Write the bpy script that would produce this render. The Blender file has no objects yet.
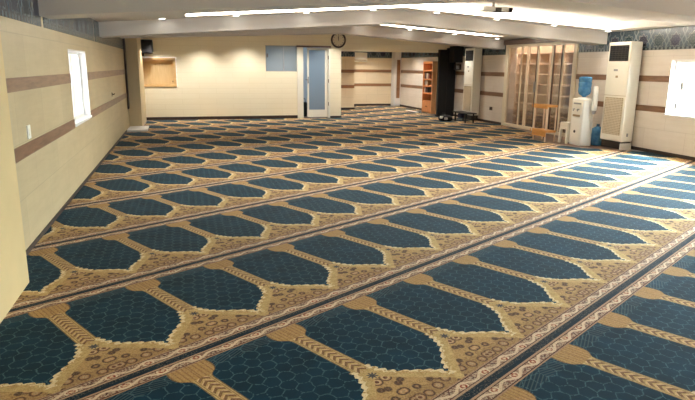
import bpy, bmesh, math, random
from mathutils import Vector, Matrix
random.seed(7)
S = bpy.context.scene
C = S.collection
PI = math.pi
V3 = Vector

# ------------------------------------------------------------------ helpers
class MB:
    """collects shapes and links them as one mesh object"""
    def __init__(s): s.bm = bmesh.new()
    def box(s, x0, x1, y0, y1, z0, z1, bev=0, seg=2):
        m = bmesh.new()
        bmesh.ops.create_cube(m, size=1)
        for v in m.verts:
            v.co = V3(((x0+x1)/2+v.co.x*(x1-x0), (y0+y1)/2+v.co.y*(y1-y0), (z0+z1)/2+v.co.z*(z1-z0)))
        if bev: bmesh.ops.bevel(m, geom=m.edges[:], offset=bev, segments=seg, affect='EDGES', profile=.5)
        s._add(m); return s
    def _add(s, m, mat=None):
        if mat is not None: m.transform(mat)
        me = bpy.data.meshes.new('tmp'); m.to_mesh(me); m.free()
        s.bm.from_mesh(me); bpy.data.meshes.remove(me)
    def cyl(s, p, r, h, axis='z', n=24, r2=None, bev=0):
        m = bmesh.new()
        bmesh.ops.create_cone(m, cap_ends=True, segments=n, radius1=r, radius2=r if r2 is None else r2, depth=h)
        if bev:
            es = [e for e in m.edges if abs(e.verts[0].co.z-e.verts[1].co.z) < 1e-6]
            bmesh.ops.bevel(m, geom=es, offset=bev, segments=2, affect='EDGES')
        rot = {'z': Matrix(), 'x': Matrix.Rotation(PI/2, 4, 'Y'), 'y': Matrix.Rotation(PI/2, 4, 'X')}[axis]
        s._add(m, Matrix.Translation(V3(p)) @ rot); return s
    def lathe(s, p, prof, n=28, axis='z', caps=True):
        m = bmesh.new(); rings = []
        for r, z in prof:
            rings.append([m.verts.new((r*math.cos(2*PI*i/n), r*math.sin(2*PI*i/n), z)) for i in range(n)])
        for a, b in zip(rings, rings[1:]):
            for i in range(n):
                m.faces.new((a[i], a[(i+1) % n], b[(i+1) % n], b[i]))
        if caps: m.faces.new(rings[0][::-1]); m.faces.new(rings[-1])
        rot = {'z': Matrix(), 'x': Matrix.Rotation(PI/2, 4, 'Y'), 'y': Matrix.Rotation(PI/2, 4, 'X')}[axis]
        s._add(m, Matrix.Translation(V3(p)) @ rot); return s
    def tube(s, pts, r, n=8):
        m = bmesh.new(); rings = []
        pts = [V3(p) for p in pts]
        for i, p in enumerate(pts):
            d = (pts[min(i+1, len(pts)-1)]-pts[max(i-1, 0)]).normalized()
            a = d.orthogonal().normalized() if abs(d.z) > .95 else d.cross(V3((0, 0, 1))).normalized()
            b = d.cross(a)
            rings.append([m.verts.new(p+a*r*math.cos(2*PI*k/n)+b*r*math.sin(2*PI*k/n)) for k in range(n)])
        for a, b in zip(rings, rings[1:]):
            for i in range(n): m.faces.new((a[i], a[(i+1) % n], b[(i+1) % n], b[i]))
        m.faces.new(rings[0][::-1]); m.faces.new(rings[-1])
        bmesh.ops.recalc_face_normals(m, faces=m.faces[:])
        s._add(m); return s
    def prism(s, poly, z0, z1):
        m = bmesh.new()
        f = m.faces.new([m.verts.new((x, y, z0)) for x, y in poly])
        r = bmesh.ops.extrude_face_region(m, geom=[f])
        for v in r['geom']:
            if isinstance(v, bmesh.types.BMVert): v.co.z = z1
        bmesh.ops.recalc_face_normals(m, faces=m.faces[:])
        s._add(m); return s
    def raw(s, verts, faces):
        vs = [s.bm.verts.new(v) for v in verts]
        for f in faces: s.bm.faces.new([vs[i] for i in f])
        return s
    def xf(s, mat): s.bm.transform(mat); return s
    def build(s, name, mat, parent=None, smooth=False, loc=None):
        me = bpy.data.meshes.new(name); s.bm.to_mesh(me); s.bm.free()
        if smooth:
            for p in me.polygons: p.use_smooth = True
        o = bpy.data.objects.new(name, me); C.objects.link(o)
        if mat: me.materials.append(mat)
        if parent: o.parent = parent
        if loc: o.location = loc
        if smooth:
            md = o.modifiers.new('edge', 'EDGE_SPLIT'); md.split_angle = math.radians(40)
        return o

def tag(o, label=None, cat=None, group=None, kind=None):
    if label: o['label'] = label
    if cat: o['category'] = cat
    if group: o['group'] = group
    if kind: o['kind'] = kind
    return o
def thing(name, loc, label, cat, group=None, rz=0):
    o = bpy.data.objects.new(name, None); C.objects.link(o)
    o.location = loc; o.rotation_euler = (0, 0, rz); o.empty_display_size = .1
    return tag(o, label, cat, group)
def struct(o): o['kind'] = 'structure'; return o

# ------------------------------------------------------------------ materials
def srgb(r, g, b):
    f = lambda c: (c/255/12.92) if c/255 <= .04045 else ((c/255+.055)/1.055)**2.4
    return (f(r), f(g), f(b), 1)
class NT:
    def __init__(s, name):
        s.m = bpy.data.materials.new(name); s.m.use_nodes = True
        s.t = s.m.node_tree; s.n = s.t.nodes; s.l = s.t.links
        s.bsdf = s.n['Principled BSDF']; s.out = s.n['Material Output']
    def new(s, k, **kw):
        n = s.n.new(k)
        for a, v in kw.items(): setattr(n, a, v)
        return n
    def link(s, a, b): s.l.new(a, b)
    def put(s, sock, v):
        if hasattr(v, 'links') or isinstance(v, bpy.types.NodeSocket): s.l.new(v, sock)
        else: sock.default_value = v
    def math(s, op, a, b=0, c=0):
        n = s.n.new('ShaderNodeMath'); n.operation = op
        s.put(n.inputs[0], a); s.put(n.inputs[1], b); s.put(n.inputs[2], c)
        return n.outputs[0]
    def add(s, a, b): return s.math('ADD', a, b)
    def sub(s, a, b): return s.math('SUBTRACT', a, b)
    def mul(s, a, b): return s.math('MULTIPLY', a, b)
    def lt(s, a, b): return s.math('LESS_THAN', a, b)
    def gt(s, a, b): return s.math('GREATER_THAN', a, b)
    def absv(s, a): return s.math('ABSOLUTE', a)
    def fract(s, a): return s.math('FRACT', a)
    def sin(s, a): return s.math('SINE', a)
    def mn(s, a, b): return s.math('MINIMUM', a, b)
    def mx(s, a, b): return s.math('MAXIMUM', a, b)
    def mix(s, f, a, b):
        n = s.n.new('ShaderNodeMix'); n.data_type = 'RGBA'
        s.put(n.inputs[0], f); s.put(n.inputs[6], a); s.put(n.inputs[7], b)
        return n.outputs[2]
    def comb(s, x, y, z=0):
        n = s.n.new('ShaderNodeCombineXYZ')
        s.put(n.inputs[0], x); s.put(n.inputs[1], y); s.put(n.inputs[2], z); return n.outputs[0]
    def objxyz(s):
        tc = s.n.new('ShaderNodeTexCoord'); sp = s.n.new('ShaderNodeSeparateXYZ')
        s.l.new(tc.outputs['Object'], sp.inputs[0]); return tc.outputs['Object'], sp.outputs
    def noise(s, vec, scale, detail=2, rough=.5):
        n = s.n.new('ShaderNodeTexNoise'); n.inputs['Scale'].default_value = scale
        n.inputs['Detail'].default_value = detail; n.inputs['Roughness'].default_value = rough
        if vec is not None: s.l.new(vec, n.inputs['Vector'])
        return n.outputs[0]
    def ramp(s, f, stops):
        n = s.n.new('ShaderNodeValToRGB'); e = n.color_ramp.elements
        e[0].position, e[0].color = stops[0]; e[1].position, e[1].color = stops[-1]
        for p, c in stops[1:-1]:
            k = e.new(p); k.color = c
        s.put(n.inputs[0], f); return n.outputs[0]
    def bump(s, h, strength=.2, dist=.01):
        n = s.n.new('ShaderNodeBump'); n.inputs['Strength'].default_value = strength
        n.inputs['Distance'].default_value = dist; s.l.new(h, n.inputs['Height'])
        s.l.new(n.outputs[0], s.bsdf.inputs['Normal'])
    def base(s, col): s.put(s.bsdf.inputs['Base Color'], col)
    def set(s, **kw):
        for k, v in kw.items(): s.bsdf.inputs[k.replace('_', ' ')].default_value = v
        return s

def plain(name, col, rough=.5, var=.06, scale=6, metal=0, bump=0, spec=None):
    t = NT(name); vec, _ = t.objxyz()
    nz = t.noise(vec, scale, 3)
    d = tuple(max(0, c*(1-var)) for c in col[:3])+(1,); b = tuple(min(1, c*(1+var)) for c in col[:3])+(1,)
    t.base(t.ramp(nz, [(.3, d), (.7, b)])); t.set(Roughness=rough, Metallic=metal)
    if spec is not None: t.bsdf.inputs['Specular IOR Level'].default_value = spec
    if bump: t.bump(t.noise(vec, scale*12, 2), bump, .005)
    return t.m
def emis(name, col, strength):
    t = NT(name); t.base(col); t.set(Roughness=.6)
    t.bsdf.inputs['Emission Color'].default_value = col
    t.bsdf.inputs['Emission Strength'].default_value = strength
    vec, _ = t.objxyz(); return t.m
def stone(name, col, col2, joint, axis, bw=.6, bh=.3, rough=.45, jmix=.35):
    """stone cladding panels with fine joints; axis = the horizontal wall axis"""
    t = NT(name); vec, xyz = t.objxyz()
    h = xyz[0] if axis == 'x' else xyz[1]
    p = t.comb(h, xyz[2], 0)
    br = t.new('ShaderNodeTexBrick'); t.link(p, br.inputs['Vector'])
    br.offset = .5
    br.inputs['Scale'].default_value = 1; br.inputs['Mortar Size'].default_value = .004
    br.inputs['Brick Width'].default_value = bw; br.inputs['Row Height'].default_value = bh
    br.inputs['Color1'].default_value = (0, 0, 0, 1); br.inputs['Color2'].default_value = (1, 1, 1, 1)
    br.inputs['Mortar'].default_value = (.5, .5, .5, 1); br.inputs['Bias'].default_value = 0
    n1 = t.noise(vec, 1.6, 5, .6)
    st = t.noise(t.comb(t.mul(h, .8), t.mul(xyz[2], 7), 0), 2.2, 5, .65)
    f = t.add(t.mul(n1, .45), t.add(t.mul(st, .45), t.mul(br.outputs[0], .12)))
    c = t.ramp(f, [(.3, col2), (.72, col)])
    c = t.mix(t.mul(br.outputs['Fac'], jmix), c, joint)
    t.base(c); t.set(Roughness=rough)
    return t.m
def wood(name, c1, c2, axis='z', rough=.45, scale=1):
    t = NT(name); vec, xyz = t.objxyz()
    k = {'x': (1, 9, 9), 'y': (9, 1, 9), 'z': (9, 9, 1)}[axis]
    p = t.comb(t.mul(xyz[0], k[0]*scale), t.mul(xyz[1], k[1]*scale), t.mul(xyz[2], k[2]*scale))
    n = t.noise(p, 3, 4, .6)
    t.base(t.ramp(n, [(.3, c1), (.7, c2)])); t.set(Roughness=rough)
    return t.m
def glass(name, tint=(1, 1, 1, 1), refl=.12, frost=0):
    t = NT(name); vec, _ = t.objxyz()
    tr = t.new('ShaderNodeBsdfTransparent'); tr.inputs[0].default_value = tint
    gl = t.new('ShaderNodeBsdfGlossy'); gl.inputs['Roughness'].default_value = .04
    fr = t.new('ShaderNodeFresnel'); fr.inputs[0].default_value = 1.45
    mx = t.new('ShaderNodeMixShader')
    t.link(t.mn(t.add(t.mul(fr.outputs[0], 1.0), refl*.2), .6), mx.inputs[0])
    t.link(tr.outputs[0], mx.inputs[1]); t.link(gl.outputs[0], mx.inputs[2])
    t.link(mx.outputs[0], t.out.inputs[0])
    return t.m
def frosted(name, col):
    t = NT(name); vec, _ = t.objxyz()
    df = t.new('ShaderNodeBsdfDiffuse'); df.inputs[0].default_value = col
    tl = t.new('ShaderNodeBsdfTranslucent'); tl.inputs[0].default_value = col
    tr = t.new('ShaderNodeBsdfTransparent'); tr.inputs[0].default_value = (.75, .86, .95, 1)
    gl = t.new('ShaderNodeBsdfGlossy'); gl.inputs['Roughness'].default_value = .12
    a = t.new('ShaderNodeMixShader'); a.inputs[0].default_value = .5
    t.link(df.outputs[0], a.inputs[1]); t.link(tl.outputs[0], a.inputs[2])
    c = t.new('ShaderNodeMixShader'); c.inputs[0].default_value = .25
    t.link(a.outputs[0], c.inputs[1]); t.link(tr.outputs[0], c.inputs[2])
    b = t.new('ShaderNodeMixShader'); b.inputs[0].default_value = .08
    t.link(c.outputs[0], b.inputs[1]); t.link(gl.outputs[0], b.inputs[2])
    t.link(b.outputs[0], t.out.inputs[0])
    return t.m

M = {}
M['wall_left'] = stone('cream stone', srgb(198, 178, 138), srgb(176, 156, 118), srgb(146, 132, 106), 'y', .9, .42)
M['wall_right'] = stone('beige stone', srgb(228, 218, 206), srgb(210, 198, 184), srgb(172, 156, 140), 'y', .9, .42)
M['wall_back'] = stone('cream tile', srgb(250, 240, 214), srgb(246, 235, 205), srgb(222, 208, 176), 'x', .9, .14, .4, .4)
M['alcove'] = stone('alcove stone', srgb(236, 220, 190), srgb(222, 204, 172), srgb(170, 150, 120), 'x', .9, .42)
M['plaster'] = plain('cream plaster', srgb(206, 188, 150), .6, .03, 3)
M['white_plaster'] = plain('white plaster', srgb(233, 228, 222), .7, .015, 2)
M['ceil'] = plain('ceiling paint', srgb(228, 222, 216), .75, .015, 2)
M['stripe'] = wood('brown stripe', srgb(110, 78, 56), srgb(142, 106, 80), 'y', .4)
M['stripe_x'] = wood('brown stripe cross', srgb(134, 94, 62), srgb(166, 122, 86), 'x', .4)
M['base'] = plain('dark skirting', srgb(58, 44, 36), .5, .15, 8)
M['floor'] = wood('brown floor', srgb(96, 70, 54), srgb(128, 98, 78), 'y', .35)
M['white'] = plain('white plastic', srgb(236, 234, 226), .35, .015, 4)
M['cream'] = plain('cream casing', srgb(242, 237, 222), .35, .02, 4)
M['alu'] = plain('pale frame', srgb(226, 214, 190), .4, .02, 6)
M['brownframe'] = plain('brown frame', srgb(92, 68, 52), .4, .08, 10)
M['black'] = plain('matt black', srgb(9, 8, 8), .8, .2, 5)
M['grille_dark'] = plain('dark grille', srgb(46, 40, 36), .5, .15, 20)
M['cloth_black'] = plain('speaker cloth', srgb(30, 28, 30), .9, .25, 60, bump=.3)
M['grille_tan'] = plain('tan grille', srgb(176, 152, 116), .5, .08, 30)
M['grey'] = plain('grey plastic', srgb(150, 148, 144), .4, .05, 8)
M['glass'] = glass('clear glass')
M['pglass'] = glass('partition glass', (.95, .93, .90, 1), .1)
M['frost'] = frosted('frosted glass', srgb(172, 190, 204))
M['frost2'] = frosted('frosted pane', srgb(158, 164, 164))
M['oak'] = wood('light oak', srgb(205, 165, 110), srgb(224, 188, 134), 'x', .45)
M['oak_door'] = wood('oak panel', srgb(208, 178, 130), srgb(222, 194, 148), 'z', .45)
M['orange_wood'] = wood('orange wood', srgb(196, 118, 66), srgb(222, 150, 92), 'z', .45)
M['peach_wood'] = wood('peach wood', srgb(232, 178, 126), srgb(242, 194, 146), 'z', .45)
M['pine'] = wood('pine', srgb(206, 142, 72), srgb(228, 168, 96), 'y', .5)
M['pink_wood'] = wood('pink wood', srgb(220, 190, 160), srgb(232, 206, 180), 'y', .5)
M['water'] = None
M['led'] = emis('led strip', (1, .91, .76, 1), 20)
M['spot'] = emis('lamp face', (1, .95, .85, 1), 9)
def bottle_mat():
    t = NT('blue water bottle'); vec, xyz = t.objxyz()
    t.base(t.ramp(t.noise(vec, 14, 2), [(.3, srgb(78, 140, 188)), (.7, srgb(120, 174, 212))]))
    t.set(Roughness=.12, Transmission_Weight=.35, IOR=1.2, Alpha=1)
    return t.m
M['water'] = bottle_mat()

def frieze_mat(name, axis):
    """blue-grey tiles: alternating dark star medallions on a lattice with light borders"""
    t = NT(name); vec, xyz = t.objxyz()
    h = xyz[0] if axis == 'x' else xyz[1]; z = xyz[2]
    P = .36; zc = 1.94
    q = t.sub(t.fract(t.math('DIVIDE', h, P)), .5)
    cell = t.math('FLOOR', t.math('DIVIDE', h, P))
    px = t.mul(q, P); pz = t.sub(z, zc)
    r = t.math('SQRT', t.add(t.mul(px, px), t.mul(pz, pz)))
    an = t.math('ARCTAN2', pz, px)
    star = t.sub(r, t.add(.104, t.mul(t.math('COSINE', t.mul(an, 8)), .016)))
    ins = t.lt(star, 0)
    petals = t.gt(t.add(t.math('COSINE', t.mul(an, 8)), t.sin(t.mul(r, 150))), .55)
    alt = t.gt(t.fract(t.mul(cell, .5)), .25)
    bg = t.ramp(t.noise(vec, 34, 2), [(.36, srgb(50, 64, 76)), (.5, srgb(78, 94, 104)), (.62, srgb(58, 72, 84))])
    med = t.mix(alt, srgb(22, 24, 56), srgb(40, 60, 66))
    med = t.mix(t.mul(petals, .35), med, srgb(120, 126, 130))
    c = t.mix(ins, bg, med)
    ring = t.lt(t.absv(t.sub(star, .008)), .007)
    c = t.mix(ring, c, srgb(128, 134, 132))
    sc = t.lt(t.absv(t.sub(t.absv(q), t.add(.43, t.mul(t.sin(t.mul(z, 38)), .05)))), .03)
    c = t.mix(t.mul(sc, .8), c, srgb(122, 132, 134))
    bord = t.lt(z, 1.825)
    bc = t.mix(t.gt(t.sin(t.mul(h, 70)), 0), srgb(48, 56, 64), srgb(120, 128, 128))
    c = t.mix(bord, c, bc)
    joint = t.lt(t.absv(t.sub(t.fract(t.math('DIVIDE', h, P/2)), .5)), .012)
    c = t.mix(t.mul(joint, .4), c, srgb(40, 44, 48))
    t.base(c); t.set(Roughness=.25)
    return t.m
M['frieze_y'] = frieze_mat('tile frieze long', 'y'); M['frieze_x'] = frieze_mat('tile frieze cross', 'x')

# ------------------------------------------------------------------ carpet
RA = 0.79515-math.radians(15.9); RW_ = .41015*1.45; RL = .844184*1.45; RV0 = 1.02046
def carpet_mat():
    t = NT('prayer carpet'); vec, xyz = t.objxyz()
    x, y = xyz[0], xyz[1]
    ca, sa = math.cos(RA), math.sin(RA)
    u = t.math('DIVIDE', t.add(t.mul(x, ca), t.mul(y, sa)), RW_)
    v = t.sub(t.math('DIVIDE', t.sub(t.mul(y, ca), t.mul(x, sa)), RL), RV0)
    row = t.math('FLOOR', v); tt = t.sub(v, row)
    uu = t.sub(u, t.add(t.add(.672, t.mul(row, .604)), t.mul(t.lt(row, -.5), .105)))
    p = t.sub(t.fract(t.add(uu, .5)), .5)
    q = t.absv(p)
    nz = t.noise(vec, 30, 2)
    nzf = t.noise(vec, 90, 2)
    # --- niche outline
    fc = t.new('ShaderNodeFloatCurve'); cv = fc.mapping.curves[0]
    pts = [(0, 0), (.12, 0), (.15, .012), (.185, .045), (.215, .10), (.255, .20), (.30, .31), (.335, .355), (.37, .39), (.41, .41),
           (.775, .415), (.795, .405), (.807, .38), (.82, .345), (.835, .325), (.86, .312), (.885, .31), (.916, .32), (1, .29)]
    cv.points[0].location = (0, 0); cv.points[1].location = (1, .29)
    for a in pts[1:-1]: cv.points.new(*a)
    for k in cv.points: k.handle_type = 'VECTOR'
    fc.mapping.update(); t.link(tt, fc.inputs['Value'])
    low = t.lt(tt, .42)
    scal = t.mul(t.mul(t.absv(t.sin(t.mul(tt, 95))), .028), low)
    hw = t.sub(fc.outputs[0], t.add(scal, t.mul(low, t.mul(t.sub(nz, .5), .03))))
    d = t.sub(hw, q)                                  # >0 inside the niche
    inside = t.mul(t.gt(d, 0), t.gt(tt, .125))
    # --- niche field: dark teal with hexagon lines
    HS = .082
    hx = t.math('DIVIDE', t.mul(p, RW_), HS); hy = t.math('DIVIDE', t.mul(tt, RL), HS)
    wob = t.mul(t.sub(t.noise(vec, 22, 1), .5), .35)
    hx = t.add(hx, wob); hy = t.add(hy, t.mul(wob, .8))
    def lattice(ox, oy):
        a = t.sub(t.math('FLOORED_MODULO', t.add(hx, ox), 1.0), .5)
        b = t.sub(t.math('FLOORED_MODULO', t.add(hy, oy), 1.732), .866)
        return a, b, t.add(t.mul(a, a), t.mul(b, b))
    a1, b1, d1 = lattice(0, 0); a2, b2, d2 = lattice(.5, .866)
    sel = t.lt(d1, d2)
    ga = t.absv(t.add(t.mul(sel, a1), t.mul(t.sub(1, sel), a2)))
    gb = t.absv(t.add(t.mul(sel, b1), t.mul(t.sub(1, sel), b2)))
    ed = t.mx(t.add(t.mul(ga, .5), t.mul(gb, .866)), ga)
    line = t.gt(ed, .462)
    blue = t.ramp(t.noise(vec, 5, 3, .6), [(.3, srgb(1, 32, 44)), (.7, srgb(4, 50, 68))])
    blue = t.mix(t.mul(nzf, .15), blue, srgb(14, 70, 90))
    blue = t.mix(t.mul(line, t.mul(t.gt(nzf, .44), .6)), blue, srgb(78, 116, 120))
    # fan of thin pale lines under the border
    fr = t.mul(t.gt(tt, .845), t.gt(t.sin(t.mul(t.add(tt, t.mul(q, .16)), 420)), .55))
    blue = t.mix(t.mul(fr, .45), blue, srgb(96, 112, 108))
    # --- tan ground with flowers
    tan = t.ramp(nz, [(.3, srgb(188, 152, 94)), (.7, srgb(216, 184, 124))])
    pm = t.mul(p, RW_); tm = t.mul(tt, RL)
    rr = t.sub(.5, q); rm = t.mul(rr, RW_)
    vo = t.new('ShaderNodeTexVoronoi'); vo.inputs['Scale'].default_value = 15; vo.inputs['Randomness'].default_value = .6
    t.link(t.comb(rm, tm, 0), vo.inputs['Vector'])
    vd = vo.outputs['Distance']
    fl = t.ramp(vd, [(0, srgb(104, 52, 34)), (.16, srgb(104, 52, 34)), (.2, srgb(222, 192, 146)), (.34, srgb(196, 148, 100)), (.4, srgb(80, 54, 42)), (.46, srgb(80, 54, 42)), (.52, srgb(190, 152, 96)), (1, srgb(198, 160, 102))])
    # spandrel palmette: flower field between the niches, near the border
    span = t.mul(t.gt(t.sub(.335, tt), t.mul(rr, .50)), t.lt(d, -.055))
    span = t.mul(span, t.lt(tt, .32))
    tan2 = t.mix(t.mul(span, .95), tan, fl)
    rough_ = t.mul(t.mul(t.gt(t.noise(vec, 60, 2, .7), .56), span), .35)
    tan2 = t.mix(rough_, tan2, srgb(96, 66, 48))
    tan2 = t.mix(t.mul(t.mul(span, t.lt(tt, t.add(.10, t.mul(nz, .12)))), .3), tan2, srgb(110, 70, 48))
    # small star at the foot of every stripe
    sd = t.math('SQRT', t.add(t.mul(rm, rm), t.math('POWER', t.sub(tm, .345*RL), 2)))
    sth = t.math('ARCTAN2', t.sub(tm, .345*RL), rm)
    st = t.lt(sd, t.add(.022, t.mul(t.math('COSINE', t.mul(sth, 8)), .008)))
    tan2 = t.mix(st, tan2, srgb(72, 70, 72))
    # stripe: leafy chevrons
    strz = t.mul(t.gt(tt, .39), t.lt(tt, .80))
    ch = t.fract(t.add(t.math('DIVIDE', tm, .042), t.mul(rm, 22)))
    leaf = t.mul(t.mul(t.lt(ch, .48), t.lt(rm, .030)), strz)
    tan2 = t.mix(t.mul(leaf, .85), tan2, srgb(112, 70, 44))
    leaf2 = t.mul(t.mul(t.lt(t.absv(t.sub(ch, .62)), .1), t.lt(t.absv(t.sub(rm, .018)), .012)), strz)
    tan2 = t.mix(leaf2, tan2, srgb(222, 186, 140))
    edge = t.mul(t.mul(t.gt(rm, .034), t.lt(rm, .039)), strz)
    tan2 = t.mix(t.mul(edge, .6), tan2, srgb(120, 84, 50))
    # bulb heads: orange with ribs
    head = t.gt(tt, .80)
    rib = t.gt(t.sin(t.mul(rm, 260)), .5)
    hc = t.mix(t.mul(t.mul(rib, nzf), .8), t.mix(nz, srgb(176, 134, 78), srgb(198, 158, 100)), srgb(110, 72, 42))
    tan2 = t.mix(head, tan2, hc)
    # outlines of the niche: pale fringe below, dark line above
    cream = t.mul(t.mul(t.lt(d, 0), t.gt(d, -.05)), t.mul(low, t.gt(tt, .13)))
    tan2 = t.mix(t.mul(cream, t.gt(t.add(nz, t.mul(nzf, .6)), .74)), tan2, srgb(238, 218, 170))
    dark = t.mul(t.mul(t.lt(d, 0), t.gt(d, -.010)), t.gt(tt, .40))
    tan2 = t.mix(t.mul(dark, .7), tan2, srgb(70, 48, 34))
    col = t.mix(inside, tan2, blue)
    # --- scroll border and dark band
    sm = t.mul(t.mn(tt, t.sub(1, tt)), RL)
    PB = RW_/3.2
    qb = t.fract(t.math('DIVIDE', t.mul(uu, RW_), PB))
    ph = t.mul(qb, 2*PI)
    mid = .064
    vine = t.absv(t.sub(t.sub(sm, mid), t.mul(t.sin(ph), .017)))
    field = t.ramp(nz, [(.3, srgb(116, 76, 60)), (.7, srgb(146, 104, 82))])
    bc = t.mix(t.lt(vine, .0085), field, srgb(222, 196, 160))
    fx = t.mul(t.sub(qb, .25), PB); fy = t.sub(sm, mid-.006)
    f1 = t.math('SQRT', t.add(t.mul(fx, fx), t.mul(t.mul(fy, fy), 1.6)))
    fx2 = t.mul(t.sub(qb, .75), PB); fy2 = t.sub(sm, mid+.006)
    f2 = t.math('SQRT', t.add(t.mul(fx2, fx2), t.mul(t.mul(fy2, fy2), 1.6)))
    bc = t.mix(t.lt(f1, .030), bc, srgb(228, 204, 168))
    bc = t.mix(t.lt(f1, .021), bc, srgb(150, 58, 30))
    bc = t.mix(t.lt(f1, .009), bc, srgb(226, 190, 150))
    bc = t.mix(t.lt(f2, .016), bc, srgb(92, 58, 50))
    bc = t.mix(t.mul(t.gt(t.noise(vec, 75, 2, .6), .5), .55), bc, srgb(232, 208, 174))
    bc = t.mix(t.lt(t.absv(t.sub(sm, .030)), .006), bc, srgb(184, 146, 116))
    bc = t.mix(t.lt(t.absv(t.sub(sm, .099)), .004), bc, srgb(176, 136, 104))
    bc = t.mix(t.lt(t.absv(t.sub(sm, .0925)), .0028), bc, srgb(64, 38, 30))
    bc = t.mix(t.lt(t.absv(t.sub(sm, .039)), .0025), bc, srgb(64, 38, 30))
    band = t.ramp(nz, [(.3, srgb(8, 26, 36)), (.7, srgb(12, 38, 50))])
    bc = t.mix(t.lt(sm, .0235), bc, band)
    col = t.mix(t.lt(sm, .104), col, bc)
    wv = t.noise(vec, 260, 1)
    gr = t.noise(vec, 110, 2, .7)
    col = t.mix(t.mul(t.gt(gr, .57), t.sub(.26, t.mul(inside, .2))), col, srgb(34, 26, 22))
    col = t.mix(t.mul(t.mul(t.lt(gr, .43), t.sub(1, inside)), .16), col, srgb(236, 214, 176))
    col = t.mix(t.mul(wv, .10), col, srgb(30, 26, 24))
    t.base(col); t.set(Roughness=.85)
    t.bsdf.inputs['Specular IOR Level'].default_value = .08
    t.bsdf.inputs['Sheen Weight'].default_value = .04
    t.bsdf.inputs['Sheen Roughness'].default_value = .45
    t.bump(t.add(t.mul(wv, .4), t.mul(inside, .5)), .35, .006)
    return t.m
M['carpet'] = carpet_mat()

# ------------------------------------------------------------------ the room
# room axes: x across (left wall -1.23, right wall 8.0), y along, camera at the origin, eye 1.45 m
XL, XR, YB = -1.23, 8.0, 16.3
RIDGE = 3.7
def zc(x): return 2.44-.068*abs(x-RIDGE)          # ceiling
def zb(x): return 2.215-.068*abs(x-RIDGE)         # underside of the beams

def skew(x, y): return y+.2-.049*(x+1.23) if -1 < y < 10.7 else y

def wall_holes(name, axis, c0, c1, u0, u1, z0, z1, holes, mat, parent=None):
    """wall slab c0..c1 thick, u along, with rectangular openings (ua,ub,za,zb)"""
    us = sorted({u0, u1, *[h[0] for h in holes], *[h[1] for h in holes]})
    zs = sorted({z0, z1, *[h[2] for h in holes], *[h[3] for h in holes]})
    b = MB()
    for i in range(len(us)-1):
        for j in range(len(zs)-1):
            cu, cz = (us[i]+us[i+1])/2, (zs[j]+zs[j+1])/2
            if any(h[0] < cu < h[1] and h[2] < cz < h[3] for h in holes): continue
            if axis == 'y': b.box(c0, c1, us[i], us[i+1], zs[j], zs[j+1])
            else: b.box(us[i], us[i+1], c0, c1, zs[j], zs[j+1])
    bmesh.ops.remove_doubles(b.bm, verts=b.bm.verts[:], dist=1e-5)
    return struct(b.build(name, mat, parent))

struct(MB().box(-2, 12, -2.5, 26, -.15, -.014).build('floor', M['floor']))
carpet = MB().prism([(XL+.01, -2.2), (XR-.01, -2.2), (XR-.01, 8.45), (7.78, 8.62), (7.16, 9.12), (7.0, 9.6), (6.98, 10.65), (7.35, 10.95), (7.62, 11.4), (7.9, 12.6), (7.98, 13.3),
                     (XR-.02, 20.8), (7.72, 20.8), (7.72, 21.17), (5.75, 21.17), (5.75, 19.32), (4.45, 19.32), (4.45, 16.27), (-.93, 16.27), (-.93, 14.46), (-.78, 14.46), (-.78, 13.55), (XL+.01, 13.55)], -.014, 0).build('carpet', M['carpet'])
tag(carpet, 'wall-to-wall prayer carpet with rows of dark blue niches on tan floral ground', 'carpet')

# windows in the long walls: (y0, y1)
LWIN = [(7.35, 8.62)]
RWIN = [(6.95, 8.13), (4.5, 5.7), (1.9, 3.1)]
ZW0, ZW1 = .70, 1.62
wall_holes('wall_left', 'y', XL-.25, XL, -2.2, YB+.25, 0, 2.7, [(a, b, .76, 1.62) for a, b in LWIN], M['wall_left'])
FWIN = [(.2, 2.7), (4.2, 6.7)]  # unseen openings, sized for the fill light they let in
wall_holes('wall_front', 'x', -2.4, -2.2, XL-.25, XR+.22, 0, 2.8, [(a, b_, .8, 1.9) for a, b_ in FWIN], M['wall_left'])
GP0, GP1 = 10.62, 13.28          # opening of the glass partition
wall_holes('wall_right', 'y', XR, XR+.22, -2.2, 22.6, 0, 2.8, [(a, b, ZW0, ZW1) for a, b in RWIN]+[(GP0, GP1, 0, 2.02)], M['wall_right'])
HD = (3.31, 4.06, 0, 1.975); HW = (2.26, 3.18, 1.305, 2.005); HN = (-1.03, -.12, .875, 1.645)
wall_holes('wall_back', 'x', YB, YB+.15, XL-.25, 4.42, 0, 2.8, [HD, HW, HN], M['wall_back'])
struct(MB().box(4.42, XR+.1, YB, YB+.2, 1.885, 2.8).build('wall_back_header', M['wall_back']))
# alcove
struct(MB().box(4.2, 4.42, YB+.15, 19.6, 0, 2.6).build('wall_alcove_left', M['alcove']))
struct(MB().box(4.2, 5.72, 19.35, 21.5, 0, 2.6).build('pillar', M['alcove']))
struct(MB().box(5.6, XR+.2, 21.2, 21.4, 0, 2.6).build('wall_alcove_back', M['alcove']))
struct(MB().box(4.2, XR+.2, YB+.2, 21.6, 2.13, 2.25).build('ceiling_alcove', M['ceil']))
struct(MB().box(7.74, XR, 20.85, 21.2, 0, 2.13).build('column', M['white_plaster']))
struct(MB().box(7.83, 7.96, 20.838, 20.85, .3, 1.72).build('trim_column', M['stripe_x']))
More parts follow.
